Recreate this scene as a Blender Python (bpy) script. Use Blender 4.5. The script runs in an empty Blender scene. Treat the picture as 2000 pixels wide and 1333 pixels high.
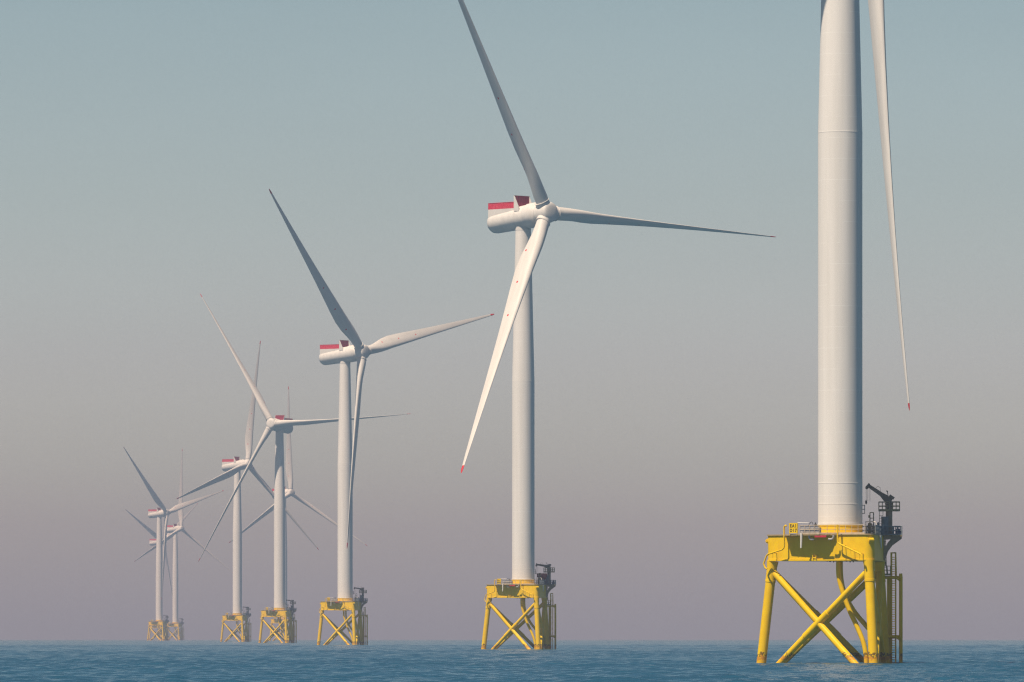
import bpy, math, random
import numpy as np
from mathutils import Matrix, Vector

R = math.radians
C = bpy.context.scene.collection
scene = bpy.context.scene

# ------------------------------------------------------------------ camera
F = 14000.0                 # focal length in pixels of the 2000 px wide photograph
CAM_H = 3.6
EARTH = 16.0e6               # effective earth radius (with refraction)
HORY = 1240.5               # level line in photograph pixels
cam_d = bpy.data.cameras.new("camera")
cam = bpy.data.objects.new("camera", cam_d)
C.objects.link(cam)
cam.location = (0, 0, CAM_H)
cam.rotation_euler = (R(90), 0, 0)
cam_d.sensor_width = 36.0
cam_d.lens = 36.0 * F / 2000.0
cam_d.shift_y = (HORY - 666.5) / 2000.0
cam_d.clip_start = 1.0
cam_d.clip_end = 60000.0
scene.camera = cam

# ------------------------------------------------------------------ sky, sun, exposure
SUN_EL, SUN_AZ = 60.5, -44.0      # azimuth from the "towards camera" direction (-Y) to the right (+X)
sdir = Vector((math.sin(R(SUN_AZ)) * math.cos(R(SUN_EL)),
               -math.cos(R(SUN_AZ)) * math.cos(R(SUN_EL)), math.sin(R(SUN_EL))))
world = bpy.data.worlds.new("World")
scene.world = world
world.use_nodes = True
wn, wl = world.node_tree.nodes, world.node_tree.links
wn.clear()
w_out = wn.new("ShaderNodeOutputWorld")
w_bg = wn.new("ShaderNodeBackground")
w_sky = wn.new("ShaderNodeTexSky")
w_sky.sky_type = 'NISHITA'
w_sky.sun_disc = False
w_sky.sun_elevation = R(SUN_EL)
w_sky.sun_rotation = math.atan2(sdir.x, sdir.y)
w_sky.altitude = 0
w_sky.air_density = 1.0
w_sky.dust_density = 1.3
w_sky.ozone_density = 2.0
w_tint = wn.new("ShaderNodeMix")
w_tint.data_type = 'RGBA'
w_tint.blend_type = 'MULTIPLY'
w_tint.inputs[0].default_value = 1.0
w_bg.inputs["Strength"].default_value = 0.14
# the layer of mist along the horizon mutes and tints the low sky; above it the sky is deep and clear
w_tc = wn.new("ShaderNodeTexCoord")
w_sep = wn.new("ShaderNodeSeparateXYZ")
w_ramp = wn.new("ShaderNodeValToRGB")
wl.new(w_tc.outputs["Generated"], w_sep.inputs[0])
wl.new(w_sep.outputs[2], w_ramp.inputs[0])
SKY_TINT = [(0.0, (0.72, 0.72, 0.98)), (0.0136, (0.82, 0.83, 0.84)), (0.023, (0.785, 0.815, 0.83)), (0.038, (0.735, 0.722, 0.785)), (0.06, (0.63, 0.645, 0.655)),
            (0.087, (0.55, 0.58, 0.565)), (0.125, (0.31, 0.42, 0.44)), (0.20, (0.15, 0.26, 0.30)), (0.34, (0.10, 0.18, 0.22)),
            (0.5, (0.11, 0.17, 0.19)), (0.76, (0.24, 0.24, 0.23)), (0.92, (0.22, 0.23, 0.23)), (1.0, (0.12, 0.16, 0.18))]
w_el = w_ramp.color_ramp.elements
w_el[0].position, w_el[0].color = SKY_TINT[0][0], (*SKY_TINT[0][1], 1)
w_el[1].position, w_el[1].color = SKY_TINT[-1][0], (*SKY_TINT[-1][1], 1)
for w_p, w_c in SKY_TINT[1:-1]:
    w_e = w_el.new(w_p)
    w_e.color = (*w_c, 1)
wl.new(w_ramp.outputs[0], w_tint.inputs[7])
# faint uneven banks of mist
w_map = wn.new("ShaderNodeMapping")
w_map.inputs["Scale"].default_value = (9.0, 9.0, 55.0)
w_noise = wn.new("ShaderNodeTexNoise")
w_noise.inputs["Scale"].default_value = 1.0
w_noise.inputs["Detail"].default_value = 4.0
w_mr = wn.new("ShaderNodeMapRange")
w_mr.inputs["To Min"].default_value = 0.955
w_mr.inputs["To Max"].default_value = 1.045
w_bank = wn.new("ShaderNodeVectorMath")
w_bank.operation = 'SCALE'
wl.new(w_tc.outputs["Generated"], w_map.inputs["Vector"])
wl.new(w_map.outputs[0], w_noise.inputs["Vector"])
wl.new(w_noise.outputs["Fac"], w_mr.inputs["Value"])
wl.new(w_tint.outputs[2], w_bank.inputs[0])
wl.new(w_mr.outputs[0], w_bank.inputs["Scale"])
wl.new(w_sky.outputs[0], w_tint.inputs[6])
wl.new(w_bank.outputs[0], w_bg.inputs["Color"])
wl.new(w_bg.outputs[0], w_out.inputs["Surface"])

sun_d = bpy.data.lights.new("sun", 'SUN')
sun_d.energy = 5.0
sun_d.angle = R(0.5)
sun_d.color = (1.0, 0.85, 0.67)
sun = bpy.data.objects.new("sun", sun_d)
sun.rotation_euler = (-sdir).to_track_quat('-Z', 'Y').to_euler()
sun.location = (-300, -200, 600)
C.objects.link(sun)

scene.view_settings.view_transform = 'Standard'
scene.view_settings.look = 'None'
scene.view_settings.exposure = 0.27
scene.view_settings.gamma = 1.0
scene.cycles.use_denoising = True
scene.cycles.denoising_prefilter = 'NONE'
scene.cycles.filter_width = 1.25
scene.cycles.max_bounces = 6
scene.cycles.volume_bounces = 0
scene.cycles.sample_clamp_indirect = 6.0

# ------------------------------------------------------------------ materials
def base_mat(name, rough=0.5, metal=0.0):
    m = bpy.data.materials.new(name)
    m.use_nodes = True
    b = m.node_tree.nodes["Principled BSDF"]
    b.inputs["Roughness"].default_value = rough
    b.inputs["Metallic"].default_value = metal
    return m, m.node_tree.nodes, m.node_tree.links, b

def node(ns, kind, **kw):
    n = ns.new(kind)
    for k, v in kw.items():
        setattr(n, k, v)
    return n

def mixcol(ns, ls, fac, a, b, mode='MIX'):
    n = node(ns, "ShaderNodeMix", data_type='RGBA', blend_type=mode)
    for sock, v in ((0, fac), (6, a), (7, b)):
        if hasattr(v, "links"):
            ls.new(v, n.inputs[sock])
        elif sock == 0:
            n.inputs[0].default_value = v
        else:
            n.inputs[sock].default_value = (*v, 1)
    return n.outputs[2]

def math_n(ns, ls, op, a, b=None, c=None, clamp=False):
    n = node(ns, "ShaderNodeMath", operation=op, use_clamp=clamp)
    for i, v in enumerate((a, b, c)):
        if v is None:
            continue
        if hasattr(v, "links"):
            ls.new(v, n.inputs[i])
        else:
            n.inputs[i].default_value = v
    return n.outputs[0]

def noise(ns, ls, scale, detail=4, vec=None, rough=0.55):
    n = node(ns, "ShaderNodeTexNoise")
    n.inputs["Scale"].default_value = scale
    n.inputs["Detail"].default_value = detail
    n.inputs["Roughness"].default_value = rough
    if vec is not None:
        ls.new(vec, n.inputs["Vector"])
    return n.outputs["Fac"]

def ramp(ns, ls, fac, stops):
    n = node(ns, "ShaderNodeValToRGB")
    ls.new(fac, n.inputs[0])
    e = n.color_ramp.elements
    while len(e) > 1:
        e.remove(e[0])
    e[0].position = stops[0][0]
    e[0].color = (*stops[0][1], 1)
    for p, c in stops[1:]:
        x = e.new(p)
        x.color = (*c, 1)
    return n.outputs[0]

def scaled(ns, ls, vec, s):
    n = node(ns, "ShaderNodeMapping")
    n.inputs["Scale"].default_value = s
    ls.new(vec, n.inputs["Vector"])
    return n.outputs[0]

WHITE = (0.80, 0.775, 0.745)

def mat_tower():
    m, ns, ls, b = base_mat("tower_paint", 0.5)
    b.inputs["Specular IOR Level"].default_value = 0.2
    tc = node(ns, "ShaderNodeTexCoord").outputs["Object"]
    streak = noise(ns, ls, 1.0, 4, scaled(ns, ls, tc, (1.1, 1.1, 0.05)))
    col = ramp(ns, ls, streak, [(0.3, (0.74, 0.715, 0.68)), (0.6, WHITE)])
    z = node(ns, "ShaderNodeSeparateXYZ")
    ls.new(tc, z.inputs[0])
    # weld seams every 2.62 m, each a few centimetres wide
    fr = math_n(ns, ls, 'FRACT', math_n(ns, ls, 'DIVIDE', z.outputs[2], 2.62))
    seam = math_n(ns, ls, 'LESS_THAN', fr, 0.035)
    patch = math_n(ns, ls, 'GREATER_THAN', noise(ns, ls, 0.45, 2, tc), 0.47)
    seam = math_n(ns, ls, 'MULTIPLY', math_n(ns, ls, 'MULTIPLY', seam, patch), 0.3)
    col = mixcol(ns, ls, seam, col, (0.93, 0.92, 0.90))
    ls.new(col, b.inputs["Base Color"])
    return m

def mat_white():
    m, ns, ls, b = base_mat("white_shell", 0.5)
    b.inputs["Specular IOR Level"].default_value = 0.2
    tc = node(ns, "ShaderNodeTexCoord").outputs["Object"]
    n1 = noise(ns, ls, 0.8, 5, tc)
    col = ramp(ns, ls, n1, [(0.3, (0.66, 0.635, 0.605)), (0.6, (0.73, 0.705, 0.675))])
    ls.new(col, b.inputs["Base Color"])
    return m

def mat_blade(marks=True):
    m, ns, ls, b = base_mat("blade_paint", 0.5)
    b.inputs["Specular IOR Level"].default_value = 0.25
    tc = node(ns, "ShaderNodeTexCoord").outputs["Object"]
    s = node(ns, "ShaderNodeSeparateXYZ")
    ls.new(tc, s.inputs[0])
    x, y, z = s.outputs
    n1 = noise(ns, ls, 1.0, 4, scaled(ns, ls, tc, (1.0, 1.0, 0.12)))
    col = ramp(ns, ls, n1, [(0.3, (0.63, 0.605, 0.575)), (0.6, (0.70, 0.675, 0.645))])
    dots = None
    for zi, xi in ((12.0, 1.5), (21.4, 1.15), (31.2, 0.85)):
        dx = math_n(ns, ls, 'SUBTRACT', x, xi)
        dz = math_n(ns, ls, 'SUBTRACT', z, zi)
        d2 = math_n(ns, ls, 'ADD', math_n(ns, ls, 'MULTIPLY', dx, dx), math_n(ns, ls, 'MULTIPLY', dz, dz))
        hit = math_n(ns, ls, 'LESS_THAN', d2, 0.085)
        dots = hit if dots is None else math_n(ns, ls, 'MAXIMUM', dots, hit)
    tip = math_n(ns, ls, 'GREATER_THAN', z, 74.9 if marks else 76.2)
    red = math_n(ns, ls, 'MAXIMUM', dots, tip) if marks else tip
    col = mixcol(ns, ls, red, col, (0.62, 0.02, 0.03))
    ls.new(col, b.inputs["Base Color"])
    return m

def mat_yellow(name, waterline=False):
    m, ns, ls, b = base_mat(name, 0.45)
    b.inputs["Specular IOR Level"].default_value = 0.15
    tc = node(ns, "ShaderNodeTexCoord").outputs["Object"]
    n1 = noise(ns, ls, 0.9, 5, tc)
    col = ramp(ns, ls, n1, [(0.3, (0.81, 0.505, 0.003)), (0.62, (0.87, 0.575, 0.004))])
    # vertical run-off streaks and small rust spots
    st = noise(ns, ls, 1.0, 5, scaled(ns, ls, tc, (2.2, 2.2, 0.10)))
    sf = math_n(ns, ls, 'MULTIPLY', math_n(ns, ls, 'SUBTRACT', st, 0.60, clamp=True), 1.8, clamp=True)
    col = mixcol(ns, ls, sf, col, (0.42, 0.20, 0.03))
    rs = noise(ns, ls, 5.0, 3, tc)
    rf = math_n(ns, ls, 'MULTIPLY', math_n(ns, ls, 'SUBTRACT', rs, 0.70, clamp=True), 5.0, clamp=True)
    col = mixcol(ns, ls, rf, col, (0.25, 0.09, 0.03))
    if waterline:
        s = node(ns, "ShaderNodeSeparateXYZ")
        ls.new(tc, s.inputs[0])
        wob = noise(ns, ls, 2.2, 4, tc)
        zz = math_n(ns, ls, 'ADD', s.outputs[2], math_n(ns, ls, 'MULTIPLY', math_n(ns, ls, 'SUBTRACT', wob, 0.5), 1.3))
        # splash zone: worn orange paint with a ragged dark growth band on top of it
        org = math_n(ns, ls, 'LESS_THAN', zz, 0.95)
        col = mixcol(ns, ls, math_n(ns, ls, 'MULTIPLY', org, 0.4), col, (0.70, 0.30, 0.02))
        blk = math_n(ns, ls, 'MULTIPLY', math_n(ns, ls, 'GREATER_THAN', zz, 0.95), math_n(ns, ls, 'LESS_THAN', zz, 1.35))
        ragged = math_n(ns, ls, 'GREATER_THAN', noise(ns, ls, 3.5, 3, tc), 0.46)
        col = mixcol(ns, ls, math_n(ns, ls, 'MULTIPLY', math_n(ns, ls, 'MULTIPLY', blk, ragged), 0.85), col, (0.09, 0.05, 0.025))
        rd = math_n(ns, ls, 'MULTIPLY', math_n(ns, ls, 'GREATER_THAN', zz, 0.55), math_n(ns, ls, 'LESS_THAN', zz, 0.95))
        col = mixcol(ns, ls, math_n(ns, ls, 'MULTIPLY', rd, 0.5), col, (0.42, 0.12, 0.03))
    ls.new(col, b.inputs["Base Color"])
    return m

def mat_plain(name, c, rough=0.5, metal=0.0, var=0.25, scale=2.0):
    m, ns, ls, b = base_mat(name, rough, metal)
    tc = node(ns, "ShaderNodeTexCoord").outputs["Object"]
    n1 = noise(ns, ls, scale, 4, tc)
    lo = tuple(v * (1 - var) for v in c)
    ls.new(ramp(ns, ls, n1, [(0.3, lo), (0.65, c)]), b.inputs["Base Color"])
    return m

def mat_mesh_fence():
    m, ns, ls, b = base_mat("red_mesh", 0.6)
    tc = node(ns, "ShaderNodeTexCoord").outputs["Object"]
    n1 = noise(ns, ls, 5.0, 3, tc, 0.7)
    ls.new(ramp(ns, ls, n1, [(0.36, (0.50, 0.010, 0.04)), (0.52, (0.66, 0.03, 0.08)), (0.68, (0.74, 0.14, 0.19))]),
           b.inputs["Base Color"])
    return m

def mat_cooler():
    m, ns, ls, b = base_mat("cooler_grille", 0.55)
    tc = node(ns, "ShaderNodeTexCoord").outputs["Object"]
    s = node(ns, "ShaderNodeSeparateXYZ")
    ls.new(tc, s.inputs[0])
    fr = math_n(ns, ls, 'FRACT', math_n(ns, ls, 'MULTIPLY', s.outputs[1], 1.2))
    bar = math_n(ns, ls, 'LESS_THAN', fr, 0.12)
    n1 = noise(ns, ls, 2.0, 4, tc)
    col = ramp(ns, ls, n1, [(0.35, (0.22, 0.010, 0.04)), (0.6, (0.33, 0.016, 0.06))])
    col = mixcol(ns, ls, math_n(ns, ls, 'MULTIPLY', bar, 0.5), col, (0.60, 0.04, 0.06))
    ls.new(col, b.inputs["Base Color"])
    return m

def mat_sea():
    m, ns, ls, b = base_mat("sea_water", 0.17)
    b.inputs["IOR"].default_value = 1.333
    geo = node(ns, "ShaderNodeNewGeometry").outputs["Position"]
    n1 = noise(ns, ls, 0.02, 3, geo)
    ls.new(ramp(ns, ls, n1, [(0.3, (0.014, 0.074, 0.134)), (0.7, (0.018, 0.090, 0.160))]), b.inputs["Base Color"])
    # ripples finer than the modelled waves
    a = noise(ns, ls, 1.3, 5, geo, 0.6)
    c = noise(ns, ls, 0.25, 4, geo, 0.6)
    h = math_n(ns, ls, 'ADD', math_n(ns, ls, 'MULTIPLY', a, 0.05), math_n(ns, ls, 'MULTIPLY', c, 0.40))
    bp = node(ns, "ShaderNodeBump")
    bp.inputs["Strength"].default_value = 0.8
    bp.inputs["Distance"].default_value = 1.0
    ls.new(h, bp.inputs["Height"])
    ls.new(bp.outputs[0], b.inputs["Normal"])
    return m

M = dict(tower=mat_tower(), white=mat_white(), blade=mat_blade(), blade_plain=mat_blade(False), yellow=mat_yellow("yellow_paint"),
         yleg=mat_yellow("yellow_paint_waterline", True),
         fence=mat_mesh_fence(), cooler=mat_cooler(),
         grey=mat_plain("galvanised_steel", (0.52, 0.50, 0.49), 0.45, 0.2),
         dark=mat_plain("dark_crane_paint", (0.20, 0.17, 0.13), 0.5), post=mat_plain("brown_grey_paint", (0.40, 0.31, 0.22), 0.55),
         black=mat_plain("black_rubber", (0.03, 0.03, 0.03), 0.6),
         cabinet=mat_plain("cabinet_grey", (0.22, 0.27, 0.30), 0.5),
         olive=mat_plain("olive_cabinet", (0.34, 0.29, 0.15), 0.5),
         red=mat_plain("red_paint", (0.60, 0.03, 0.06), 0.5),
         tarp=mat_plain("red_brown_cover", (0.33, 0.07, 0.06), 0.7),
         net=mat_plain("blue_net", (0.06, 0.10, 0.22), 0.7),
         rust=mat_plain("deck_steel", (0.44, 0.33, 0.17), 0.6),
         pipe=mat_plain("white_pipe", (0.78, 0.75, 0.70), 0.4, 0, 0.1),
         rail=mat_plain("weathered_rail", (0.66, 0.53, 0.38), 0.5, 0.0),
         letter=mat_plain("black_lettering", (0.035, 0.03, 0.02), 0.6, 0, 0.1),
         sea=mat_sea())

# ------------------------------------------------------------------ mesh builder
class MB:
    def __init__(self):
        self.v, self.f = [], []
    def add(self, vs, fs):
        o = len(self.v)
        self.v += [tuple(p) for p in vs]
        self.f += [tuple(i + o for i in q) for q in fs]
    def box(self, lo, hi, mtx=None):
        x0, y0, z0 = lo
        x1, y1, z1 = hi
        vs = [Vector(p) for p in ((x0, y0, z0), (x1, y0, z0), (x1, y1, z0), (x0, y1, z0),
                                  (x0, y0, z1), (x1, y0, z1), (x1, y1, z1), (x0, y1, z1))]
        if mtx is not None:
            vs = [mtx @ p for p in vs]
        self.add(vs, [(0, 3, 2, 1), (4, 5, 6, 7), (0, 1, 5, 4), (1, 2, 6, 5), (2, 3, 7, 6), (3, 0, 4, 7)])
    def tube(self, pts, rad, n=12, cap=True):
        pts = [Vector(p) for p in pts]
        k = len(pts)
        rads = rad if isinstance(rad, (list, tuple)) else [rad] * k
        t0 = (pts[1] - pts[0]).normalized()
        nrm = t0.orthogonal().normalized()
        vs, fs = [], []
        for i, p in enumerate(pts):
            a = (pts[i] - pts[i - 1]).normalized() if i else t0
            c = (pts[i + 1] - pts[i]).normalized() if i < k - 1 else a
            t = (a + c).normalized()
            nrm = (nrm - t * nrm.dot(t)).normalized()
            bn = t.cross(nrm)
            st = 1.0 / max(0.5, t.dot(c))
            for j in range(n):
                an = 2 * math.pi * j / n
                vs.append(p + (nrm * math.cos(an) + bn * math.sin(an)) * rads[i] * (st if 0 < i < k - 1 else 1))
        for i in range(k - 1):
            for j in range(n):
                j2 = (j + 1) % n
                fs.append((i * n + j, i * n + j2, (i + 1) * n + j2, (i + 1) * n + j))
        if cap:
            fs.append(tuple(range(n - 1, -1, -1)))
            fs.append(tuple((k - 1) * n + j for j in range(n)))
        self.add(vs, fs)
    def lathe(self, prof, mtx=None, n=48):
        """prof: (axial position, radius) along local +z"""
        vs, fs = [], []
        for s, r in prof:
            for j in range(n):
                an = 2 * math.pi * j / n
                p = Vector((r * math.cos(an), r * math.sin(an), s))
                vs.append(mtx @ p if mtx is not None else p)
        k = len(prof)
        for i in range(k - 1):
            for j in range(n):
                j2 = (j + 1) % n
                fs.append((i * n + j, i * n + j2, (i + 1) * n + j2, (i + 1) * n + j))
        fs.append(tuple(range(n - 1, -1, -1)))
        fs.append(tuple((k - 1) * n + j for j in range(n)))
        self.add(vs, fs)
    def prism(self, poly, z0, z1, mtx=None):
        n = len(poly)
        vs = [Vector((x, y, z0)) for x, y in poly] + [Vector((x, y, z1)) for x, y in poly]
        if mtx is not None:
            vs = [mtx @ p for p in vs]
        fs = [tuple(range(n - 1, -1, -1)), tuple(range(n, 2 * n))]
        fs += [(i, (i + 1) % n, n + (i + 1) % n, n + i) for i in range(n)]
        self.add(vs, fs)
    def ladder(self, a, b, side, w, step=0.32, r=0.035, rr=0.022):
        a, b, side = Vector(a), Vector(b), Vector(side).normalized()
        for s in (-1, 1):
            self.tube([a + side * s * w / 2, b + side * s * w / 2], r, 6)
        L = (b - a).length
        for i in range(1, int(L / step)):
            p = a.lerp(b, i * step / L)
            self.tube([p - side * w / 2, p + side * w / 2], rr, 5, cap=False)
    def rail(self, pts, h=1.08, step=1.2, r=0.032, levels=(1.0, 0.52), kick=True):
        pts = [Vector(p) for p in pts]
        up = Vector((0, 0, 1))
        for lv in levels:
            self.tube([p + up * h * lv for p in pts], r, 6)
        for i in range(len(pts) - 1):
            a, b = pts[i], pts[i + 1]
            k = max(1, round((b - a).length / step))
            for j in range(k + (1 if i == len(pts) - 2 else 0)):
                p = a.lerp(b, j / k)
                self.tube([p, p + up * (h - 0.005)], r * 1.15, 6)
            if kick:
                d = (b - a).normalized()
                nn = d.cross(up) * 0.015
                q = [a + nn, b + nn, b - nn, a - nn]
                self.add(q + [p + up * 0.16 for p in q],
                         [(0, 1, 5, 4), (1, 2, 6, 5), (2, 3, 7, 6), (3, 0, 4, 7), (4, 5, 6, 7), (3, 2, 1, 0)])
    def build(self, name, mat, parent=None, sharp=35):
        me = bpy.data.meshes.new(name)
        me.from_pydata(self.v, [], self.f)
        me.materials.append(mat)
        me.polygons.foreach_set("use_smooth", [True] * len(me.polygons))
        me.validate()
        me.update()
        me.set_sharp_from_angle(angle=R(sharp))
        o = bpy.data.objects.new(name, me)
        C.objects.link(o)
        if parent is not None:
            o.parent = parent
        return o

# ------------------------------------------------------------------ the sea
def make_sea():
    th = [-180 + 6 * i for i in range(25)] + list(np.linspace(-34, -7, 12))
    th += list(np.linspace(-6, 6, 680)) + list(np.linspace(7, 34, 12)) + [36 + 6 * i for i in range(25)]
    th = np.array(sorted(th))[:-1]              # -180 .. <180
    th = th[th < 179.5]
    r = np.concatenate([np.linspace(6, 490, 60), np.arange(500, 1000, 0.36), np.arange(1000, 1600, 0.72),
                        np.arange(1600, 2600, 1.5), np.arange(2600, 5000, 5.0), np.arange(5000, 12050, 60.0)])
    dr = np.gradient(r)
    dth = np.gradient(np.radians(th))
    T, RR = np.meshgrid(np.radians(th), r)
    X = RR * np.sin(T)
    Y = RR * np.cos(T)
    sp = np.maximum(dr[:, None] * 0.9, RR * dth[None, :])
    rng = np.random.default_rng(11)
    Z = np.zeros_like(X)
    N = 84
    lam = np.exp(np.linspace(math.log(0.9), math.log(24.0), N))
    ang = np.radians(rng.normal(20, 34, N))
    ph = rng.uniform(0, 6.283, N)
    ix = np.where(np.abs(th) < 8)[0]
    sl = slice(ix[0], ix[-1] + 1)
    xs, ys, ss = X[:, sl], Y[:, sl], sp[:, sl]
    zz = np.zeros_like(xs)
    hx = np.zeros_like(xs)
    hy = np.zeros_like(xs)
    for i in range(N):
        k = 6.283185 / lam[i]
        a = (0.030 if lam[i] < 2.2 else 0.030 * (2.2 / lam[i]) ** 0.5) / k
        w = np.clip(lam[i] / (2.2 * ss) - 1.0, 0, 1)
        rows = np.where(w.max(axis=1) > 0)[0]
        if len(rows) == 0:
            continue
        q = slice(rows[0], rows[-1] + 1)
        sx, cy = math.sin(ang[i]), math.cos(ang[i])
        arg = k * (xs[q] * sx + ys[q] * cy) + ph[i]
        zz[q] += w[q] * a * np.sin(arg)
        cs = w[q] * a * 0.7 * np.cos(arg)           # crests sharpen, troughs widen
        hx[q] += cs * sx
        hy[q] += cs * cy
    # wind patches: some areas rougher than others
    patch = 1.0 + 0.12 * np.sin(xs / 37.0 + 1.3 * np.sin(ys / 140.0)) * np.sin(ys / 95.0 + 0.8)
    Z[:, sl] = zz * patch
    X[:, sl] += hx
    Y[:, sl] += hy
    Z -= RR * RR / (2 * EARTH)
    nr, nt = X.shape
    verts = np.stack([X, Y, Z], -1).reshape(-1, 3)
    verts = np.concatenate([verts, [[0, 0, 0]]])
    i0 = (np.arange(nr - 1)[:, None] * nt + np.arange(nt)[None, :]).ravel()
    j1 = (np.arange(nt) + 1) % nt
    i1 = (np.arange(nr - 1)[:, None] * nt + j1[None, :]).ravel()
    quads = np.stack([i0, i0 + nt, i1 + nt, i1], -1)          # normals up (theta clockwise)
    fan = np.stack([np.full(nt, nr * nt), np.arange(nt), j1], -1)
    me = bpy.data.meshes.new("sea")
    me.vertices.add(len(verts))
    me.vertices.foreach_set("co", verts.astype(np.float32).ravel())
    nl = quads.size + fan.size
    me.loops.add(nl)
    me.loops.foreach_set("vertex_index", np.concatenate([quads.ravel(), fan.ravel()]).astype(np.int32))
    npoly = len(quads) + len(fan)
    me.polygons.add(npoly)
    st = np.concatenate([np.arange(len(quads)) * 4, quads.size + np.arange(len(fan)) * 3]).astype(np.int32)
    me.polygons.foreach_set("loop_start", st)
    me.polygons.foreach_set("use_smooth", np.ones(npoly, dtype=bool))
    me.update(calc_edges=True)
    me.materials.append(M["sea"])
    if me.polygons[0].normal.z < 0:
        me.flip_normals()
    o = bpy.data.objects.new("sea", me)
    C.objects.link(o)
    o["kind"] = "structure"
    return o

make_sea()

# ------------------------------------------------------------------ turbine dimensions
HUB = 107.5
TILT = R(6)
OVER = 8.2
VA = R(2.62)                      # bearing of the nearest turbine
def V(xv, depth, z):              # view-right, view-depth at the nearest turbine -> local
    return Vector((xv * math.cos(VA) + depth * math.sin(VA), -xv * math.sin(VA) + depth * math.cos(VA), z))
LEG_ANG = [R(-97.9), R(22.1), R(142.1)]
def P(a, rho, z):
    return Vector((rho * math.sin(a), -rho * math.cos(a), z))
def rho(z):
    return 9.9 - 0.1115 * z
FN = R(-37.9)                     # outward bearing of the front face
fn = Vector((math.sin(FN), -math.cos(FN), 0))
fu = Vector((math.cos(FN), math.sin(FN), 0))     # along the face, left leg to right leg
APO = 4.95
def FP(u, d, z):                  # point at u along the front face, d in front of it
    return fn * (APO + d) + fu * u + Vector((0, 0, z))
DECK = 16.15

def corner_poly(off=0.0, rc=8.2, rad=0.85, seg=8):
    pts = []
    for a in LEG_ANG:
        for i in range(seg + 1):
            b = a + R(-60 + 120 * i / seg)
            pts.append((rc * math.sin(a) + (rad + off) * math.sin(b), -rc * math.cos(a) - (rad + off) * math.cos(b)))
    return pts

def face_mtx():
    m = Matrix.Identity(4)
    m.col[0] = (*fu, 0)
    m.col[1] = (*(-fn), 0)
    m.col[2] = (0, 0, 1, 0)
    return m
FM = face_mtx()                   # local x along the face, y into the box, z up

def make_blade_mesh(bend=1.3):
    st = [(2.9, 3.3, 1.0, 20), (4.5, 3.3, 1.0, 18), (7, 3.7, 0.80, 16), (10, 4.4, 0.56, 14.5), (13, 4.9, 0.42, 13),
          (17, 5.05, 0.335, 11), (22, 4.75, 0.29, 8.5), (28, 4.2, 0.26, 6.5), (34, 3.65, 0.24, 5), (41, 3.1, 0.225, 3.6),
          (48, 2.6, 0.21, 2.4), (55, 2.12, 0.20, 1.4), (61, 1.72, 0.19, 0.8), (67, 1.3, 0.21, 0.2), (71, 1.04, 0.24, 0),
          (74, 0.80, 0.27, 0), (75.8, 0.66, 0.30, 0), (76.7, 0.46, 0.28, 0), (77.1, 0.12, 0.18, 0)]
    n = 28
    vs, fs = [], []
    for r, c, tk, tw in st:
        circ = max(0.0, min(1.0, (tk - 0.33) / 0.55))
        la = 0.5 * circ + 0.32 * (1 - circ)
        t = R(tw)
        pre = bend * (max(0, r - 3) / 74.0) ** 1.9
        for j in range(n):
            an = 2 * math.pi * j / n
            cx = 0.5 * (1 + math.cos(an))           # 1 at trailing edge, 0 at leading edge
            sgn = 1 if math.sin(an) >= 0 else -1
            yt = 5 * tk * (0.2969 * math.sqrt(cx) - 0.1260 * cx - 0.3516 * cx**2 + 0.2843 * cx**3 - 0.1015 * cx**4)
            ya = -sgn * yt * (1.15 if sgn < 0 else 0.85)    # suction side downwind (-y) fuller
            ya = sgn * yt * (0.85 if sgn > 0 else 1.15)
            ax, ay = (cx - la) * c, ya * c
            bx, by = math.cos(an) * c / 2, math.sin(an) * c / 2 * (1 if tk > 0.99 else tk)
            x = bx * circ + ax * (1 - circ)
            y = by * circ + ay * (1 - circ)
            x2 = x * math.cos(t) + y * math.sin(t)      # nose turned into the wind by the twist
            y2 = -x * math.sin(t) + y * math.cos(t)
            vs.append((x2, y2 + pre, r))
    k = len(st)
    for i in range(k - 1):
        for j in range(n):
            j2 = (j + 1) % n
            fs.append((i * n + j, i * n + j2, (i + 1) * n + j2, (i + 1) * n + j))
    fs.append(tuple(range(n - 1, -1, -1)))
    fs.append(tuple((k - 1) * n + j for j in range(n)))
    b = MB()
    b.add(vs, fs)
    return b

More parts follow.
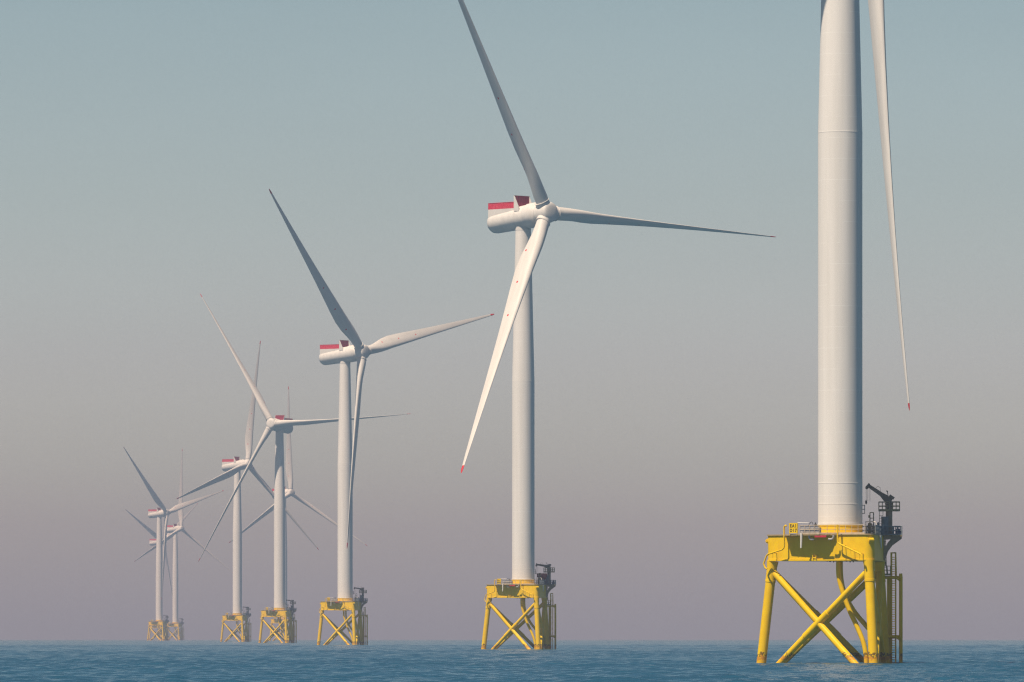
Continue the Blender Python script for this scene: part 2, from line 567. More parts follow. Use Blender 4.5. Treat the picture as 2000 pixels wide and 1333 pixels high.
def make_turbine():
    """The first turbine with all its parts; returns root and the yawing/rotating parts."""
    t = bpy.data.objects.new("wind_turbine", None)
    C.objects.link(t)
    # ---- tower
    b = MB()
    top = HUB - 3.3
    prof = [(17.35, 2.82), (17.55, 2.82), (17.56, 2.775)]
    for z in (19.95, 22.55, 66.3):
        prof += [(z - 0.07, None), (z - 0.06, 0.014), (z + 0.06, 0.014), (z + 0.07, None)]
    def tr(z):
        return 2.775 if z < 66 else 2.775 - (z - 66) / (top - 66) * 0.875
    full = [prof[0], prof[1], prof[2]] + [(z, tr(z) + (d or 0)) for z, d in prof[3:]]
    full += [(80, tr(80)), (top, tr(top))]
    full.sort(key=lambda q: q[0])
    b.lathe(full, n=64)
    tower = b.build("tower", M["tower"], t, 20)
    b = MB()
    b.lathe([(DECK + 0.02, 3.05), (DECK + 0.25, 3.05), (DECK + 0.26, 2.80), (17.15, 2.80), (17.16, 2.84), (17.34, 2.84)], n=64)
    b.build("base_ring", M["yellow"], tower)
    b = MB()                                    # small service bracket beside the tower door
    b.box((0, 0, 0), (0.36, 0.9, 0.07), Matrix.Translation(V(2.72, -0.4, 18.75)))
    for dy in (0, 0.8):
        b.tube([V(3.05, -0.35 + dy, 18.8), V(3.05, -0.35 + dy, 19.85)], 0.045, 6)
    for zz in (19.3, 19.8):
        b.tube([V(2.72, -0.35, zz), V(3.05, -0.35, zz), V(3.05, 0.45, zz), V(2.72, 0.45, zz)], 0.035, 6)
    b.build("service_bracket", M["cabinet"], tower)
    # ---- transition piece with its deck
    b = MB()
    b.prism(corner_poly(), 13.05, 16.0)
    plat = b.build("platform", M["yellow"], t, 40)
    b = MB()
    b.prism(corner_poly(0.14), 16.004, DECK)
    b.prism([(-4.75, 0.02), (-4.05, -1.30), (1.5, -1.50), (2.05, -1.05), (2.25, -1.0), (2.55, -0.62), (2.75, -0.58), (3.3, 0.02)],
            15.98, DECK - 0.008, Matrix.Translation(fn * (APO + 0.14)) @ FM)
    q = [V(3.6, 4.6, 0), V(7.7, 4.4, 0), V(7.8, 7.3, 0), V(4.6, 7.9, 0)]
    b.prism([(p.x, p.y) for p in q], 15.97, DECK - 0.016)
    b.build("deck", M["rust"], plat)
    b = MB()
    b.prism(corner_poly(0.07), 12.84, 13.046)
    for i, a in enumerate(LEG_ANG):             # lifting trunnions at the corners
        c = P(a, 9.05, 15.35)
        out = P(a, 1, 0)
        side = Vector((math.cos(a), math.sin(a), 0))
        b.tube([c - side * 0.30, c + side * 0.30], 0.30, 12)
        b.tube([c + out * 0.12 - side * 0.36, c + out * 0.12 + side * 0.36], 0.14, 10)
        b.box((-0.25, 0, -0.35), (0.25, 0.12, 0.0), Matrix.Translation(c + out * 0.05) @ Matrix.Rotation(a, 4, 'Z'))
    for u in (-0.55, -0.05):                    # small padeye plates on the lower edge
        b.box((u - 0.04, -0.2, 13.05), (u + 0.04, -0.003, 13.6), Matrix.Translation(fn * APO) @ FM)
    b.tube([FP(-0.55, 0.12, 13.2), FP(-0.05, 0.12, 13.2)], 0.06, 8)
    b.build("rim", M["yellow"], plat)
    b = MB()                                    # cable stubs hanging under the box
    rnd = random.Random(4)
    for u in (1.2, 1.5, 1.75, 2.0, 2.25, 4.0, 4.25, 4.7, 5.0, 5.6):
        p = FP(u, -0.35 - rnd.random() * 0.4, 12.84)
        b.tube([p, p - Vector((0, 0, 0.10 + 0.16 * rnd.random()))], 0.06, 6)
    for u0, u1 in ((1.1, 2.4), (3.9, 5.7)):
        b.box((u0, 0.2, 12.79), (u1, 0.9, 12.838), Matrix.Translation(fn * APO) @ FM)
    b.build("cable_tray", M["black"], plat)
    b = MB()                                    # sloping pipe rails standing off the face
    d = 0.85
    def pts(seq):
        return [FP(u, d, z) for u, z in seq]
    for path, braces in (
            ([(-4.05, 17.2), (-4.25, 17.25), (-4.42, 17.1), (-4.45, 16.8), (-4.42, 14.75), (-4.5, 14.45), (-4.75, 14.25),
              (-6.9, 13.7), (-7.15, 13.5), (-7.6, 12.5), (-7.35, 12.0), (-7.1, 11.85)], ((-4.42, 15.9), (-6.2, 13.86))),
            ([(3.7, 17.25), (3.7, 15.3), (3.78, 15.05), (4.0, 14.9), (7.1, 13.65), (7.3, 13.5), (7.42, 13.1)],
             ((3.7, 15.8), (4.35, 14.76), (5.7, 14.2), (7.0, 13.67)))):
        b = MB()
        b.tube(pts(path), 0.10, 10)
        for u, z in braces:
            b.tube([FP(u, d, z), FP(u, 0.0, z - 0.02)], 0.055, 8)
            if u > 4 or u < -5:
                b.tube([FP(u, d, z), FP(u, d, z - 0.62)], 0.045, 8)
        b.build("pipe_rail", M["yellow"], plat)
    b = MB()                                    # hanging white overflow pipes
    b.tube([FP(-1.15, 1.76, 16.25), FP(-1.15, 1.76, 15.6), FP(-1.2, 1.76, 14.4)], [0.15, 0.15, 0.11], 12)
    b.build("hanging_pipe", M["pipe"], plat)
    b = MB()
    b.tube([V(5.0, -2.5, 16.0), V(5.02, -2.5, 15.4), V(5.12, -2.5, 14.4)], [0.15, 0.15, 0.08], 12)
    b.build("hanging_pipe", M["pipe"], plat)
    b = MB()                                    # red fender bar under the deck edge with its two elbows
    b.box((0.75, -1.60, 15.72), (2.5, -1.45, 15.96), Matrix.Translation(fn * APO) @ FM)
    b.build("fender_bar", M["red"], plat)
    for u, s in ((-0.35, 1), (3.35, -1)):
        b = MB()
        b.tube([FP(u, 1.20, 16.02), FP(u, 1.20, 15.75), FP(u + 0.12 * s, 1.20, 15.55), FP(u + 0.35 * s, 1.20, 15.48), FP(u + 0.75 * s, 1.20, 15.5)], 0.13, 10)
        b.build("elbow_pipe", M["grey"], plat)
    # railings
    b = MB()
    e = APO + 0.2
    b.rail([FP(-1.55, 1.52, DECK), FP(1.5, 1.66, DECK), FP(3.0, 0.4, DECK), FP(3.4, 0.05, DECK), FP(7.2, 0.05, DECK)], 1.08, 0.85, 0.03)
    b.build("deck_railing", M["rail"], plat)
    b = MB()
    cb = P(LEG_ANG[1], 9.0, DECK)
    cc = P(LEG_ANG[2], 9.0, DECK)
    ca = P(LEG_ANG[0], 9.0, DECK)
    for run, st in (([V(4.35, -5.5, DECK), V(4.75, -1.0, DECK), V(4.95, 1.5, DECK), V(5.3, 4.3, DECK), V(6.6, 4.3, DECK)], 0.55),
                    ([V(3.3, 1.2, DECK), V(5.0, 1.4, DECK)], 0.3),
                    ([V(6.7, 4.45, DECK), V(7.7, 4.45, DECK), V(7.75, 7.2, DECK), V(4.7, 7.8, DECK)], 0.6),
                    ([V(4.6, 7.7, DECK), V(-1.5, 4.2, DECK)], 1.4)):
        b = MB()
        b.rail(run, 1.1, st, 0.05)
        b.build("deck_railing", M["cabinet"], plat)
    b = MB()                                    # mesh windscreen behind the front rail
    for u in np.arange(-1.5, 1.4, 0.16):
        dd = 1.42 + (u + 1.5) * 0.045
        b.tube([FP(u, dd, DECK + 0.02), FP(u, dd, DECK + 1.06)], 0.035, 5)
    for z in np.arange(0.15, 1.05, 0.15):
        b.tube([FP(-1.5, 1.42, DECK + z), FP(1.4, 1.55, DECK + z)], 0.032, 5)
    b.build("mesh_screen", M["grey"], plat)
    for lo, hi in (((-0.55, -1.3, DECK), (0.35, -0.8, DECK + 0.72)), ((0.6, -1.4, DECK), (1.2, -0.8, DECK + 0.8)),
                   ((-1.3, -1.3, DECK), (-0.7, -0.8, DECK + 0.6))):
        b = MB()
        b.box(lo, hi, Matrix.Translation(fn * APO) @ FM)
        b.build("equipment_box", M["grey"], plat)
    b = MB()                                    # little mast with lamp and cable on the front corner
    b.tube([FP(-1.9, 1.5, DECK + 1.42), FP(-0.2, 1.5, DECK + 1.36)], 0.05, 8)
    b.build("light_arm", M["pipe"], plat)
    b = MB()
    b.tube([FP(-0.3, 1.5, DECK + 1.0), FP(-0.1, 1.5, DECK + 1.25), FP(0.2, 1.5, DECK + 1.5), FP(0.35, 1.5, DECK + 1.42), FP(0.45, 1.5, DECK + 1.1)], 0.035, 6)
    b.build("cable_loop", M["black"], plat)
    b = MB()
    b.tube([FP(0.75, 1.4, DECK + 1.0), FP(0.75, 1.4, DECK + 1.26)], 0.14, 10)
    b.tube([FP(0.75, 1.4, DECK + 1.27), FP(0.75, 1.4, DECK + 1.42)], 0.07, 8)
    b.build("beacon_lamp", M["black"], plat)
    # ---- identification board
    b = MB()
    b.box((-0.64, -0.05, 0), (0.64, 0.05, 1.26), Matrix.Translation(FP(-2.5, 1.56, DECK + 0.12)) @ FM)
    b.box((-0.6, -0.03, -0.2), (-0.52, 0.03, -0.002), Matrix.Translation(FP(-2.5, 1.56, DECK + 0.12)) @ FM)
    b.box((0.52, -0.03, -0.2), (0.6, 0.03, -0.002), Matrix.Translation(FP(-2.5, 1.56, DECK + 0.12)) @ FM)
    board = b.build("name_board", M["yellow"], t)
    # ---- legs
    for a in LEG_ANG:
        b = MB()
        b.tube([P(a, rho(-6), -6), P(a, rho(10.2), 10.2), P(a, rho(10.22), 10.22), P(a, rho(10.5), 10.5),
                P(a, rho(10.52), 10.52), P(a, rho(12.0), 12.0), P(a, rho(12.86), 12.86)],
               [0.61, 0.61, 0.66, 0.66, 0.64, 0.64, 0.74], 28)
        b.build("leg", M["yleg"], t, 30)
    # ---- cross braces on the three faces
    for i in range(3):
        a0, a1 = LEG_ANG[i], LEG_ANG[(i + 1) % 3]
        am = a0 + R(60)
        nn = Vector((math.sin(am), -math.cos(am), 0))
        uu = Vector((math.cos(am), math.sin(am), 0))
        def bp(s, z, off=0.0):
            u = -7.3 + (11.6 - z) * 1.13
            return nn * (rho(z) / 2 + off) + uu * (u * s) + Vector((0, 0, z))
        for s in (1, -1):
            b = MB()
            zs = [11.75, 8.2, 8.18, 2.0, 1.98, -3.0] if s == 1 else [11.75, 6.4, 6.38, 3.4, 3.38, -3.0]
            rr = [0.41, 0.41, 0.40, 0.40, 0.41, 0.41] if s == 1 else [0.40, 0.40, 0.47, 0.47, 0.40, 0.40]
            b.tube([bp(s, z) for z in zs], rr, 20)
            b.build("cross_brace", M["yleg"], t, 30)
    # ---- curved cable tubes
    def px(x, y, depth):
        return V((x - 1641.5) / 15.65, depth, (1298 - y) / 15.65)
    def smooth(pl, n=5):
        out = []
        q = [pl[0]] + pl + [pl[-1]]
        for i in range(1, len(q) - 2):
            for k in range(n):
                s = k / n
                p0, p1, p2, p3 = q[i - 1], q[i], q[i + 1], q[i + 2]
                out.append(0.5 * ((2 * p1) + (p2 - p0) * s + (2 * p0 - 5 * p1 + 4 * p2 - p3) * s * s + (3 * p1 - p0 - 3 * p2 + p3) * s**3))
        return out + [pl[-1]]
    j1 = [px(1638.5, 1090, -4.2), px(1638.5, 1124, -4.2), px(1645, 1153, -4.2), px(1658, 1190, -4.3), px(1675, 1227, -4.6), px(1687, 1258, -4.9), px(1692, 1288, -5.0), px(1693, 1330, -5.0)]
    j2 = [px(1642, 1090, 3.6), px(1643, 1128, 3.6), px(1650, 1160, 3.5), px(1668, 1194, 3.0), px(1691, 1222, 2.2), px(1708, 1243, 1.4), px(1714.5, 1272, 1.0), px(1716, 1330, 1.0)]
    for j in (j1, j2):
        b = MB()
        b.tube(smooth(j), 0.30, 16)
        b.build("cable_tube", M["yleg"], t, 30)
    # ---- boat landing with ladder
    b = MB()
    ta, tb = (6.17, 8.6), (7.62, 7.6)
    b.tube([V(*ta, -3), V(*ta, 10.9)], 0.29, 16)
    b.tube([V(*tb, -3), V(*tb, 10.95), V(tb[0] - 0.02, tb[1], 11.35)], [0.23, 0.23, 0.20], 16)
    for z in (10.85, 3.4):
        b.tube([V(5.0, 7.2, z), V(5.9, 8.2, z), V(6.2, 8.3, z), V(7.62, 7.4, z)], 0.19, 12)
        b.tube([V(5.2, 7.7, z), V(7.0, 7.3, z), V(7.5, 7.35, z - 0.35)], 0.15, 10)
    land = b.build("boat_landing", M["yleg"], t, 30)
    b = MB()
    b.ladder(V(6.72, 8.1, -2.5), V(6.72, 8.1, 13.9), V(1, -0.3, 0), 0.54, 0.30, 0.095, 0.045)
    b.tube([V(6.40, 8.1, 10.9), V(6.40, 8.1, 13.95), V(6.98, 7.95, 13.95), V(7.06, 7.95, 10.9)], 0.085, 8)
    b.build("ladder", M["yleg"], land)
    b = MB()
    b.box((-0.55, -0.5, 0), (0.6, 0.5, 0.08), Matrix.Translation(V(5.8, 7.6, 11.1)))
    b.rail([V(5.4, 7.1, 11.18), V(6.3, 7.1, 11.18), V(6.3, 8.1, 11.18)], 1.1, 0.45, 0.04)
    b.build("rest_platform", M["olive"], land)
    b = MB()
    b.ladder(V(5.62, 7.3, 11.5), V(5.5, 7.3, 15.9), V(1, 0, 0), 0.42, 0.30, 0.045, 0.03)
    b.tube([V(5.55, 7.25, 13.6), V(5.68, 7.25, 12.6), V(5.85, 7.25, 12.2), V(5.95, 7.25, 11.3)], 0.09, 8)
    b.build("ladder", M["olive"], land)
    # ---- deck equipment beside the crane
    b = MB()
    b.box((5.15, 4.9, DECK), (6.05, 5.7, 18.4), Matrix.Rotation(-VA, 4, 'Z'))
    b.box((5.1, 4.85, 18.402), (6.1, 5.75, 18.47), Matrix.Rotation(-VA, 4, 'Z'))
    b.build("cabinet", M["cabinet"], plat)
    for lo, hi in (((3.45, 2.0, DECK), (3.95, 3.2, 17.6)), ((4.0, 2.2, DECK), (4.55, 3.0, 17.2)), ((4.6, 3.0, DECK), (5.0, 4.4, 16.9))):
        b = MB()
        b.box(lo, hi, Matrix.Rotation(-VA, 4, 'Z'))
        b.build("cabinet", M["olive"], plat)
    b = MB()                                    # pale frame round the control panel
    b.tube([V(3.2, 0.6, DECK), V(3.2, 0.6, 17.75), V(4.35, 0.6, 17.75), V(4.5, 0.6, 17.6), V(4.5, 0.6, DECK)], 0.06, 6)
    b.build("panel_frame", M["pipe"], plat)
    for xv, hh in ((3.62, 1.5), (4.15, 1.25), (4.75, 1.6), (5.0, 1.1), (5.35, 1.35)):
        b = MB()
        b.tube([V(xv, 2.6, DECK), V(xv, 2.6, DECK + hh)], 0.07, 6)
        b.box((xv - 0.14, 2.2, DECK + hh - 0.5), (xv + 0.12, 2.55, DECK + hh - 0.1), Matrix.Rotation(-VA, 4, 'Z'))
        b.tube([V(xv, 2.35, DECK + hh - 0.3), V(xv, 2.62, DECK + hh - 0.3)], 0.06, 6)
        b.build("switch_post", M["cabinet"], plat)
    b = MB()
    b.ladder(V(3.95, 3.4, DECK), V(3.95, 3.4, 18.95), V(1, 0, 0), 0.45, 0.42, 0.065, 0.05)
    b.box((3.7, 3.32, 18.9), (4.2, 3.48, 19.0), Matrix.Rotation(-VA, 4, 'Z'))
    b.box((3.52, 3.25, 18.3), (3.75, 3.5, 18.62), Matrix.Rotation(-VA, 4, 'Z'))
    b.build("access_gate", M["olive"], plat)
    b = MB()                                    # gusset that carries the crane corner of the deck
    m = Matrix.Rotation(-VA, 4, 'Z') @ Matrix(((1, 0, 0, 0), (0, 0, 1, 0), (0, 1, 0, 0), (0, 0, 0, 1)))
    for d0 in (4.9, 6.6):
        b.prism([(4.9, 15.55), (7.72, 15.7), (7.72, 15.955), (4.9, 15.955)], d0, d0 + 0.25, m)
        b.prism([(5.1, 12.95), (5.62, 12.95), (6.0, 14.1), (6.55, 14.85), (7.7, 15.69), (6.3, 15.6), (5.95, 15.2), (5.75, 14.75), (5.6, 14.9), (5.6, 15.54), (5.1, 15.54)],
                d0 + 0.03, d0 + 0.22, m)
    b.tube([V(5.1, 4.9, 15.7), V(5.1, 6.85, 15.7)], 0.12, 8)
    b.tube([V(5.6, 4.95, 13.4), V(5.6, 6.8, 13.4)], 0.12, 8)
    b.build("crane_bracket", M["post"], plat)
    b = MB()
    for u in np.arange(6.95, 7.7, 0.2):
        b.tube([V(u, 4.5, DECK + 0.05), V(u, 4.5, DECK + 1.05)], 0.05, 5)
    b.box((6.95, 4.55, DECK + 0.1), (7.6, 4.6, DECK + 0.75), Matrix.Rotation(-VA, 4, 'Z'))
    b.build("safety_net", M["net"], plat)
    b = MB()
    b.box((7.1, 4.7, DECK), (7.65, 5.6, DECK + 0.5), Matrix.Rotation(-VA, 4, 'Z'))
    b.build("equipment_box", M["net"], plat)
    # ---- crane: pedestal carries boom, gallery, hook
    b = MB()
    cx, cy = 6.13, 5.9
    b.lathe([(15.9, 0.62), (16.2, 0.62), (16.25, 0.42), (20.0, 0.42), (20.02, 0.52), (20.2, 0.52)], Matrix.Translation(V(cx, cy, 0)), 24)
    crane = b.build("crane", M["post"], t)
    b = MB()
    mm = Matrix.Translation(V(cx, cy, 0)) @ Matrix.Rotation(-VA, 4, 'Z')
    b.box((-1.32, -1.3, 19.15), (1.36, 1.3, 19.24), mm)
    def lp(x, y, z):
        return mm @ Vector((x, y, z))
    b.rail([lp(-1.28, -1.25, 19.24), lp(1.32, -1.25, 19.24), lp(1.32, 1.25, 19.24), lp(-1.28, 1.25, 19.24), lp(-1.28, -1.25, 19.24)], 1.08, 0.44, 0.045)
    b.ladder(lp(-1.0, -1.1, DECK + 0.05), lp(-1.0, -1.1, 19.15), V(1, 0, 0), 0.46, 0.34, 0.035, 0.03)
    b.build("crane_gallery", M["olive"], crane)
    return t, crane, plat, board, (cx, cy)

proto, crane0, plat0, board0, (CX, CY) = make_turbine()

# boom, in its own frame: pivots on the pedestal top, points to -x
def make_boom(lift, parent, slew=0.0):
    b = MB()
    m = Matrix.Rotation(lift, 4, 'Y')
    def q(x, y, z):
        return m @ Vector((x, y, z))
    prof = [(0.35, 0.36, -0.55, 0.25), (-0.5, 0.36, -0.50, 0.33), (-1.2, 0.27, -0.26, 0.26), (-3.05, 0.2, -0.2, 0.22)]
    vs, fs = [], []
    for x, w, lo, hi in prof:
        vs += [q(x, -w, lo), q(x, w, lo), q(x, w, hi), q(x, -w, hi)]
    for i in range(len(prof) - 1):
        for j in range(4):
            j2 = (j + 1) % 4
            fs.append((i * 4 + j, i * 4 + j2, (i + 1) * 4 + j2, (i + 1) * 4 + j))
    fs += [(3, 2, 1, 0), tuple((len(prof) - 1) * 4 + j for j in range(4))]
    b.add(vs, fs)
    b.box((-3.3, -0.14, -0.5), (-3.05, 0.14, 0.3), m)           # head with sheaves
    b.tube([q(-3.15, -0.22, -0.25), q(-3.15, 0.22, -0.25)], 0.22, 12)
    b.box((-0.25, -0.45, 0.28), (0.45, 0.45, 0.62), m)          # winch
    b.box((-0.32, -0.42, -0.75), (0.34, 0.42, 0.1))             # slewing house
    b.tube([q(-0.35, 0.1, 0.3), q(-0.75, 0.1, 0.75)], 0.05, 6)
    b.box((-0.9, 0.02, 0.66), (-0.68, 0.2, 0.82), m)
    b.tube([q(-1.5, 0, 0.25), q(-1.75, 0, 0.62), q(-2.1, 0, 0.6), q(-2.2, 0, 0.2)], 0.022, 5)
    boom = b.build("crane_boom", M["dark"], parent)
    b = MB()
    head = q(-3.2, 0, -0.3)
    for dx, L in ((-0.05, 1.75), (0.16, 1.7), (0.42, 1.75)):
        b.tube([head + Vector((dx, 0, 0)), head + Vector((dx, 0, -L))], 0.024, 5)
    b.tube([head + Vector((-0.05, 0, -1.6)), head + Vector((-0.05, 0, -1.78)), head + Vector((-0.05, 0, -1.98)), head + Vector((-0.05, 0, -2.15))],
           [0.05, 0.13, 0.12, 0.03], 8)
    hook = b.build("hook", M["black"], parent)
    for o in (boom, hook):
        o.location = V(CX, CY, 20.62)
        o.rotation_euler = (0, 0, -VA + slew)
    return boom, hook
boom0, hook0 = make_boom(R(34), crane0)

# lettering on the board
def make_lettering(lines):
    b = MB()
    objs = []
    for txt, zz in lines:
        cu = bpy.data.curves.new("lettering", 'FONT')
        cu.body = txt
        cu.size = 0.54
        cu.align_x = 'CENTER'
        cu.extrude = 0.006
        cu.offset = 0.016
        cu.space_character = 1.22
        o = bpy.data.objects.new("lettering", cu)
        C.objects.link(o)
        objs.append((o, zz))
    bpy.context.view_layer.update()
    dg = bpy.context.evaluated_depsgraph_get()
    for o, zz in objs:
        me = o.evaluated_get(dg).to_mesh()
        mt = Matrix.Translation(FP(-2.5, 1.56, DECK + 0.12)) @ FM @ Matrix.Translation((0, -0.0585, zz)) @ Matrix.Rotation(R(90), 4, 'X')
        b.add([mt @ v.co for v in me.vertices], [tuple(p.vertices) for p in me.polygons])
        o.evaluated_get(dg).to_mesh_clear()
    for o, zz in objs:
        cu = o.data
        bpy.data.objects.remove(o)
        bpy.data.curves.remove(cu)
    return b
lettering0 = make_lettering([("EA1", 0.73), ("D17", 0.17)]).build("lettering", M["letter"], board0)
# boards further off are too small to read: first line and a dark second line
far_b = make_lettering([("EA1", 0.70)])
for x in (-0.38, 0.0, 0.38):
    far_b.box((x - 0.13, -0.064, 0.14), (x + 0.13, -0.052, 0.54), Matrix.Translation(FP(-2.5, 1.56, DECK + 0.12)) @ FM)
far_letter_mesh = far_b.build("lettering", M["letter"])
far_me = far_letter_mesh.data
bpy.data.objects.remove(far_letter_mesh)

# a covered container that only the second turbine carries
def make_cover(parent):
    b = MB()
    b.box((3.2, 3.6, 18.0), (5.7, 5.4, 18.9), Matrix.Rotation(-VA, 4, 'Z'))
    b.box((3.4, 3.8, DECK), (5.5, 5.2, 17.995), Matrix.Rotation(-VA, 4, 'Z'))
    o = b.build("covered_container", M["tarp"], parent)
    return o

# ---- nacelle, hub, blades (frame: x upwind, y right seen from the front, z up, origin hub height over tower)
def make_nacelle(parent):
    hubc = Vector((OVER, 0, 0))
    axm = Matrix.Translation(hubc) @ Matrix.Rotation(R(90) - TILT, 4, 'Y')     # local z -> upwind axis, tilted up
    b = MB()
    b.lathe([(-19.25, 0.4), (-19.2, 1.5), (-18.95, 2.1), (-18.5, 2.42), (-17.7, 2.6), (-15.5, 2.68), (-9.0, 2.84), (-6.05, 2.88),
             (-6.0, 2.84), (-5.95, 2.98), (-5.6, 3.06), (-3.3, 3.06), (-2.9, 2.95), (-2.6, 2.6), (-2.2, 2.45)], axm, 64)
    b.lathe([(-4.05, 1.97), (-1.5, 1.97)], None, 40)
    b.box((-3.9, -1.0, -3.85), (-1.8, 1.0, -2.6))
    # hoist deck walls
    b.box((-10.2, -2.15, -1.0), (-0.8, 2.15, 1.4))
    b.box((-10.45, -1.5, -1.6), (-10.2, 1.5, 1.2))
    # cooler housing: back wall, roof and two triangular side plates
    sw = Matrix(((1, 0, 0, 0), (0, 0, 1, 0), (0, 1, 0, 0), (0, 0, 0, 1)))
    for y in (-2.62, 2.5):
        b.prism([(-0.7, 0.6), (-0.7, 4.45), (-0.48, 4.45), (0.95, 1.75), (1.1, 0.6)], y, y + 0.12, sw)
    b.box((-0.73, -2.66, 4.452), (-0.40, 2.66, 4.53))
    b.box((-0.7, -2.497, 0.6), (-0.62, 2.497, 4.448))
    nac = b.build("nacelle", M["white"], parent, 40)
    b = MB()
    z0, z1 = 1.404, 2.92
    W = 2.14
    for y in (-W, W - 0.06):
        b.box((-10.18, y, z0), (-0.95, y + 0.06, z1))
    b.box((-10.18, -W + 0.065, z0), (-10.12, W - 0.065, z1))
    for x in np.linspace(-10.1, -1.0, 8):
        for y in (-W - 0.03, W + 0.03):
            b.tube([(x, y, z0), (x, y, z1 + 0.03)], 0.045, 6)
    for y in (-W - 0.03, W + 0.03):
        b.tube([(-10.18, y, z1 + 0.03), (-0.95, y, z1 + 0.03)], 0.05, 6)
    b.build("hoist_fence", M["fence"], nac)
    b = MB()
    b.box((-0.615, -2.49, 1.2), (-0.48, 2.49, 4.44))
    for y in (-1.25, 0.0, 1.25):
        b.tube([(-0.46, y - 0.5, 1.9), (-0.46, y + 0.1, 4.42)], 0.05, 6)
        b.tube([(-0.46, y + 0.6, 1.9), (-0.46, y + 0.1, 4.42)], 0.05, 6)
    b.build("cooler", M["cooler"], nac)
    for y in (-1.9, 1.6):
        b = MB()
        b.tube([(-0.85, y, 1.4), (-0.85, y, 3.6)], 0.06, 6)
        b.tube([(-1.2, y, 3.5), (-0.78, y, 3.5)], 0.045, 6)
        b.box((-1.3, y - 0.1, 3.5), (-1.1, y + 0.1, 3.8))
        b.build("weather_mast", M["dark"], nac)
    return nac

def rotor_frame():
    """x right (front view), y downwind... columns: (-t, a, s) are built per blade; here hub frame = (e, a, u)"""
    a = Vector((math.cos(TILT), 0, math.sin(TILT)))
    u = Vector((-math.sin(TILT), 0, math.cos(TILT)))
    e = Vector((0, 1, 0))
    return e, a, u

def make_hub(parent):
    # hub frame: z along the upwind axis
    b = MB()
    b.lathe([(-2.15, 2.2), (-2.1, 2.5), (-1.6, 2.62), (0.7, 2.62), (1.25, 2.52), (1.6, 2.32), (1.8, 2.0), (1.92, 1.4), (1.98, 0.5)], None, 56)
    for i in range(3):
        m = Matrix.Rotation(2 * math.pi * i / 3, 4, 'Z') @ Matrix.Rotation(R(90), 4, 'Y')
        b.lathe([(1.0, 1.75), (2.72, 1.75), (2.74, 1.66), (2.86, 1.66)], m, 40)
        b.lathe([(2.861, 1.86), (2.9, 1.9), (3.02, 1.9), (3.06, 1.84)], m, 40)
    return b.build("hub", M["white"], parent, 35)

nac0 = make_nacelle(proto)
hub0 = make_hub(proto)
blade_b = make_blade_mesh()
blades0 = []
b_first = blade_b.build("blade", M["blade"], proto, 50)
blades0.append(b_first)
for k in (1, 2):
    c = b_first.copy()
    C.objects.link(c)
    c.parent = proto
    blades0.append(c)

def frame(xc, yc, zc, loc):
    m = Matrix.Identity(4)
    m.col[0] = (*xc, 0)
    m.col[1] = (*yc, 0)
    m.col[2] = (*zc, 0)
    m.col[3] = (*loc, 1)
    return m

def set_pose(nac, hub, blades, psi, theta, pitch, cone):
    yaw = Matrix.Translation((0, 0, HUB)) @ Matrix.Rotation(psi - math.pi / 2, 4, 'Z')
    nac.matrix_local = yaw
    e, a, u = rotor_frame()
    hc = Vector((OVER, 0, 0))
    # hub: x = blade-0 direction, z = upwind axis
    s0 = e * math.cos(theta) + u * math.sin(theta)
    hub.matrix_local = yaw @ frame(s0, a.cross(s0), a, hc)
    for k, bl in enumerate(blades):
        th = theta + 2 * math.pi * k / 3
        s = e * math.cos(th) + u * math.sin(th)
        tt = e * math.sin(th) - u * math.cos(th)
        ac = a * math.cos(cone) - s * math.sin(cone)
        s = s * math.cos(cone) + a * math.sin(cone)
        bl.matrix_local = yaw @ frame(-tt, ac, s, hc) @ Matrix.Rotation(-pitch, 4, 'Z')

def copy_tree(o, parent=None, swap=None):
    c = o.copy()
    C.objects.link(c)
    c.parent = parent
    if swap is not None:
        swap[o.name] = c
    for ch in list(o.children):
        copy_tree(ch, c, swap)
    return c

# tower x in photo px, scale px/m, rotor yaw seen from the camera, blade angle, pitch, label
TURBINES = [
    (1641.0, 15.65, 27, -92.25, 79, 1.5, "nearest and largest turbine, rotor hub cut off by the frame top, board EA1 D17"),
    (1022.0, 7.92, 44.6, -2.4, 96, 3.4, "second largest turbine, whole hub in view, raised dark blade cut by the frame top"),
    (674.0, 5.32, 50.9, 11.8, 13, 2.3, "third largest turbine, one blade hanging straight down beside its own tower"),
    (546.0, 3.975, -26.7, 1.7, 97, 2.5, "turbine whose round hub front faces the viewer, nacelle behind it on the right"),
    (463.5, 3.23, 50.1, 77.0, 14, 1.9, "turbine left of the one facing the viewer, one blade nearly upright, one pointing left"),
    (553.5, 2.695, 41.1, 89.2, 22, 2.8, "turbine with its tower hidden behind the one facing the viewer, one blade straight up"),
    (311.0, 2.318, 50.4, 14.6, 10, 1.7, "nearest of the three hazy turbines clustered far left, tower in front"),
    (342.5, 2.03, 44.5, 85.0, 22, 1.4, "rightmost of the three hazy turbines far left, one blade straight up"),
    (309.0, 1.786, 53.2, 33.5, 12, 1.1, "faintest turbine, tower hidden directly behind another in the far left cluster"),
]

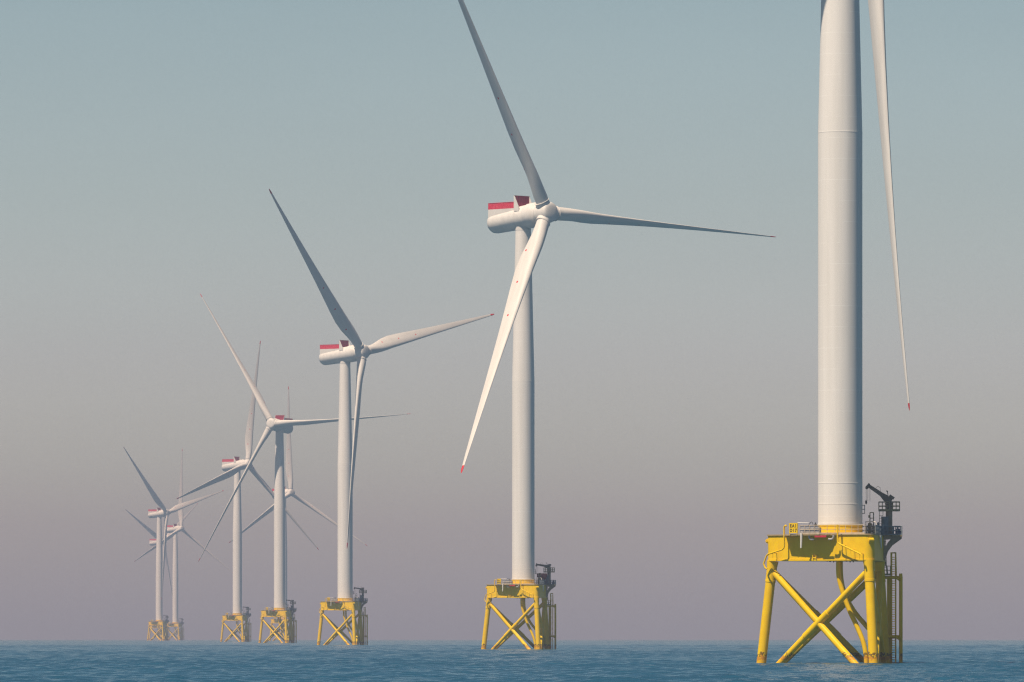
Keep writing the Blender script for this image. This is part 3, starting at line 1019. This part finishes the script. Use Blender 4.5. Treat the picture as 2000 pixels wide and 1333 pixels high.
clones = []
for i in range(1, len(TURBINES)):
    sw = {}
    c = copy_tree(proto, None, sw)
    clones.append((c, sw))

for i, (x, s, phi, th, pit, cone, label) in enumerate(TURBINES):
    D = F / s
    az = (x - 1000.0) / F
    if i == 0:
        root, get = proto, lambda o: o
    else:
        root, sw = clones[i - 1]
        get = lambda o, sw=sw: sw[o.name]
    root.location = (D * az, D, -D * D / (2 * EARTH))
    root.empty_display_size = 5
    root["label"] = label
    root["category"] = "wind turbine"
    root["group"] = "offshore wind turbines on yellow three-legged jackets"
    set_pose(get(nac0), get(hub0), [get(b) for b in blades0], R(phi) - az, R(th), R(pit), R(cone))
    if i > 0:
        get(lettering0).data = far_me
    if i == 1:                                  # the level, feathered blade sags under its own weight
        tmp = make_blade_mesh(-0.5).build("blade", M["blade"])
        get(blades0[0]).data = tmp.data
        bpy.data.objects.remove(tmp)
    if i == 0:                                  # no markers on the visible side of this rotor
        tmp = make_blade_mesh(3.0).build("blade", M["blade_plain"])
        plain = tmp.data
        bpy.data.objects.remove(tmp)
        for bl in blades0:
            bl.data = plain

# the crane booms of the farther turbines lie lower than the nearest one's
b_low, h_low = make_boom(R(9), crane0)
for c, sw in clones:
    sw[boom0.name].data = b_low.data
    sw[hook0.name].data = h_low.data
for o in (b_low, h_low):
    bpy.data.objects.remove(o)
make_cover(clones[0][1][plat0.name])

# ------------------------------------------------------------------ haze
hm = bpy.data.materials.new("haze")
hm.use_nodes = True
hn, hl = hm.node_tree.nodes, hm.node_tree.links
hn.clear()
ho = hn.new("ShaderNodeOutputMaterial")
hv = hn.new("ShaderNodeVolumePrincipled")
hv.inputs["Color"].default_value = (0.42, 0.53, 0.765, 1)
hv.inputs["Absorption Color"].default_value = (0.25, 0.05, 0.0, 1)
hv.inputs["Density"].default_value = 1.32e-4
hv.inputs["Anisotropy"].default_value = 0.0
hl.new(hv.outputs[0], ho.inputs["Volume"])
b = MB()
b.box((-12300, -12300, -11.5), (12300, 12300, 192))
haze = b.build("haze", hm)
haze["kind"] = "stuff"
